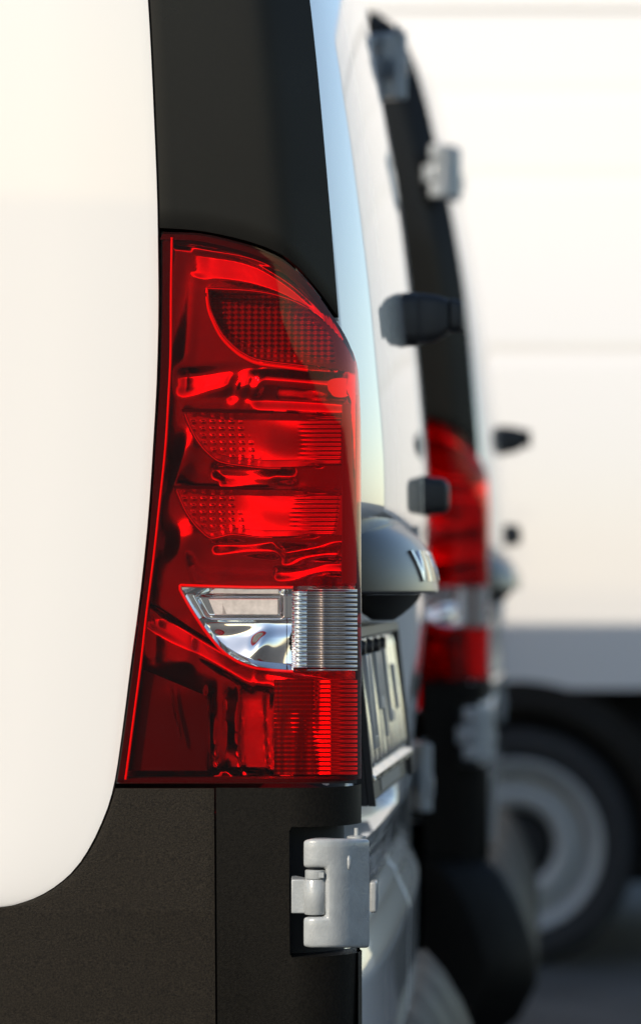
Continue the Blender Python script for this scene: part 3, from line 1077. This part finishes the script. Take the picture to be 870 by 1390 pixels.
# ------------------------------------------------------------------ wheels
def wheel(parent, c, s=1.0, face=-1):
    """wheel with its outer face towards -Y (face = -1) or +Y"""
    k = face
    m = MB()
    prof = [(0.228, 0.030), (0.232, 0.006), (0.245, -0.004), (0.275, -0.010), (0.300, -0.004), (0.312, 0.008), (0.319, 0.025), (0.3205, 0.06), (0.3205, 0.14), (0.312, 0.19), (0.28, 0.205), (0.235, 0.19)]
    m.lathe([(r*s, -k*h*s) for r, h in prof], c, 'Y', 72)
    ty = build('wheel', m, M['tyre'], parent, smooth=40)
    m = MB()
    prof = [(0.226, 0.05), (0.230, 0.003), (0.224, 0.000), (0.212, 0.006), (0.196, 0.030), (0.188, 0.062), (0.166, 0.066), (0.158, 0.040), (0.150, 0.018), (0.138, 0.008), (0.118, 0.010), (0.104, 0.022), (0.098, 0.075), (0.06, 0.080), (0.0, 0.080)]
    m.lathe([(r*s, -k*h*s) for r, h in prof], c, 'Y', 72)
    build('rim', m, M['rim'], ty, smooth=40)
    m = MB()
    prof = [(0.097, 0.060), (0.090, 0.044), (0.075, 0.036), (0.04, 0.032), (0.0, 0.032)]
    m.lathe([(r*s, -k*h*s) for r, h in prof], c, 'Y', 40)
    build('hub_cap', m, M['dark'], ty, smooth=40)
    return ty
for (x, sgn) in ((-1.05, -1), (-3.85, -1)):
    wheel(van, (x, YS + 0.006, 0.3205))
    wheel(van, (x, 2*YC - YS - 0.006, 0.3205), face=1)

# the right-hand corner of the van repeats the left one
for o in (pillar, lamp, hinge, uh, liner) + tuple(c for c in van.children if c.name in ('bumper_corner', 'side_cladding')):
    c = copy_tree(o, van)
    c.scale = (1, -1, 1)
    if o is uh:
        c.location = (o.location.x + 0.020, -o.location.y, o.location.z)
        far_hinge = c

tag(van, 'white van nearest the camera with its sharp red tail lamp and grey lower hinge', 'van', 'white panel vans parked side by side')

# ------------------------------------------------------------------ second van
kids = list(van.children)
van2 = copy_tree(van)
for c in van2.children:
    if c.data == far_hinge.data and c.scale.y < 0 and c.location.z > 0.5: c.location.x -= 0.05
van2.location = ORG + Vector((0.065, 3.0, 0))
tag(van2, 'blurred white van beyond the nearest one, in front of the tall van', 'van', 'white panel vans parked side by side')

# ------------------------------------------------------------------ third van, side on at the back
ORIGIN = Vector((-1.6, 10.0, 0))
van3 = empty('cargo_van', ORIGIN)
tag(van3, 'tall white van side on at the back, its silver and black rear wheel showing', 'van')
Y3 = 9.0
WX, WZ, RA = (700 - CX) * Y3 / F, 0.3205, 0.437
def y3(z):
    return Y3 + 0.12 * max(0.0, z - 1.2) ** 1.6 * 0.6 + sum(0.005 * math.exp(-((z - q) / 0.016) ** 2) for q in (1.62, 2.09, 2.32))
m = MB()
X3 = 1.05
def arch_z(x):
    q = RA * RA - (x - WX) ** 2
    return max(0.735 if abs(x - WX) > 0.10 else 0.735, WZ + math.sqrt(q) if q > 0 else 0.0)
xs = [-4.2, -3.2, -2.2, -1.4, -0.9] + lin(-0.65, 0.60, 51) + [0.7, 0.8, 0.9, 0.96, 1.0, 1.03, 1.045, X3]
zz = [0.0, 0.02, 0.05, 0.1, 0.15, 0.2, 0.25, 0.3, 0.35, 0.4, 0.44, 0.46, 0.48, 0.5, 0.55, 0.6, 0.7, 0.8, 0.9, 0.94, 0.97, 0.99, 1.0]
zz = sorted(set(zz + lin(0.30, 1.0, 90)))
def edge3(x): return corner(X3 - x, 0.07)
rows = []
for t in zz:
    r = []
    for x in xs:
        z = lerp(arch_z(x), 2.62, t)
        r.append((x, y3(z) + edge3(x) + 0.10 * (t > 0.985) * 0 , z))
    rows.append(r)
for a in lin(0, 90, 8)[1:]:
    A = math.radians(a)
    rows.append([(p[0], p[1] + 0.10 * (1 - math.cos(A)), 2.62 + 0.13 * math.sin(A)) for p in rows[len(zz) - 1]])
rows.append([(p[0], 11.0 - (p[1] - Y3), p[2]) for p in rows[-1]])
rows.append([(p[0], 11.0, 0.7) for p in rows[-1]])
m.grid(rows)
build('body_shell', m, M['white'], van3, smooth=40)
m = MB()
m.grid([[(X3, y, z) for y in lin(Y3 + 0.07, 10.93, 8)] for z in (0.45, 1.0, 1.8, 2.60)])
m.grid([[(-4.2, y, z) for y in lin(Y3 + 0.07, 10.93, 8)] for z in (0.45, 1.0, 1.8, 2.60)])
build('end_wall', m, M['white'], van3, smooth=40)
m = MB()
rows = []
for (r_, dy) in ((0.338, 0.06), (0.340, 0.0), (0.348, -0.018), (0.362, -0.026), (0.385, -0.022), (0.405, -0.010), (0.425, 0.000), (0.440, 0.002), (0.442, 0.02)):
    rows.append([(WX + r_ * math.cos(a), Y3 + dy, WZ + r_ * math.sin(a)) for a in lin(math.radians(-12), math.radians(192), 60)])
m.grid(rows)
build('wheel_arch', m, M['black'], van3, out=(0, -1, 0), smooth=50)
m = MB()
for (xa, xb_) in ((WX + 0.43, X3 + 0.01), (-4.2, WX - 0.43)):
    m.grid([[(x, Y3 + dy + edge3(x) * (xa > 0), z) for x in lin(xa, xb_, 14)] for z, dy in ((0.742, 0.03), (0.74, 0.002), (0.72, -0.008), (0.68, -0.010), (0.60, -0.004), (0.45, 0.0), (0.30, 0.02), (0.27, 0.06))])
build('sill_trim', m, M['black'], van3, out=(0, -1, 0), smooth=50)
m = MB()
m.box((WX - 0.5, Y3 + 0.26, 0.22), (WX + 0.5, Y3 + 0.30, 0.9))
m.box((-4.1, Y3 + 0.30, 0.20), (0.95, 10.8, 0.40))
build('underbody', m, M['dark'], van3, smooth=30)
wheel(van3, (WX, Y3 + 0.005, WZ))
wheel(van3, (WX, 10.99, WZ), face=1)
wheel(van3, (-3.4, Y3 + 0.005, WZ))
wheel(van3, (-3.4, 10.99, WZ), face=1)
m = MB()
for z, dy in ((2.555, 0.0),):
    m.grid([[(x, y3(z) + edge3(x) + d, z + q) for x in xs] for q, d in ((-0.012, 0.002), (-0.010, -0.010), (0.004, -0.012), (0.008, 0.004))])
build('roof_gutter', m, M['white'], van3, out=(0, -1, 0), smooth=50)
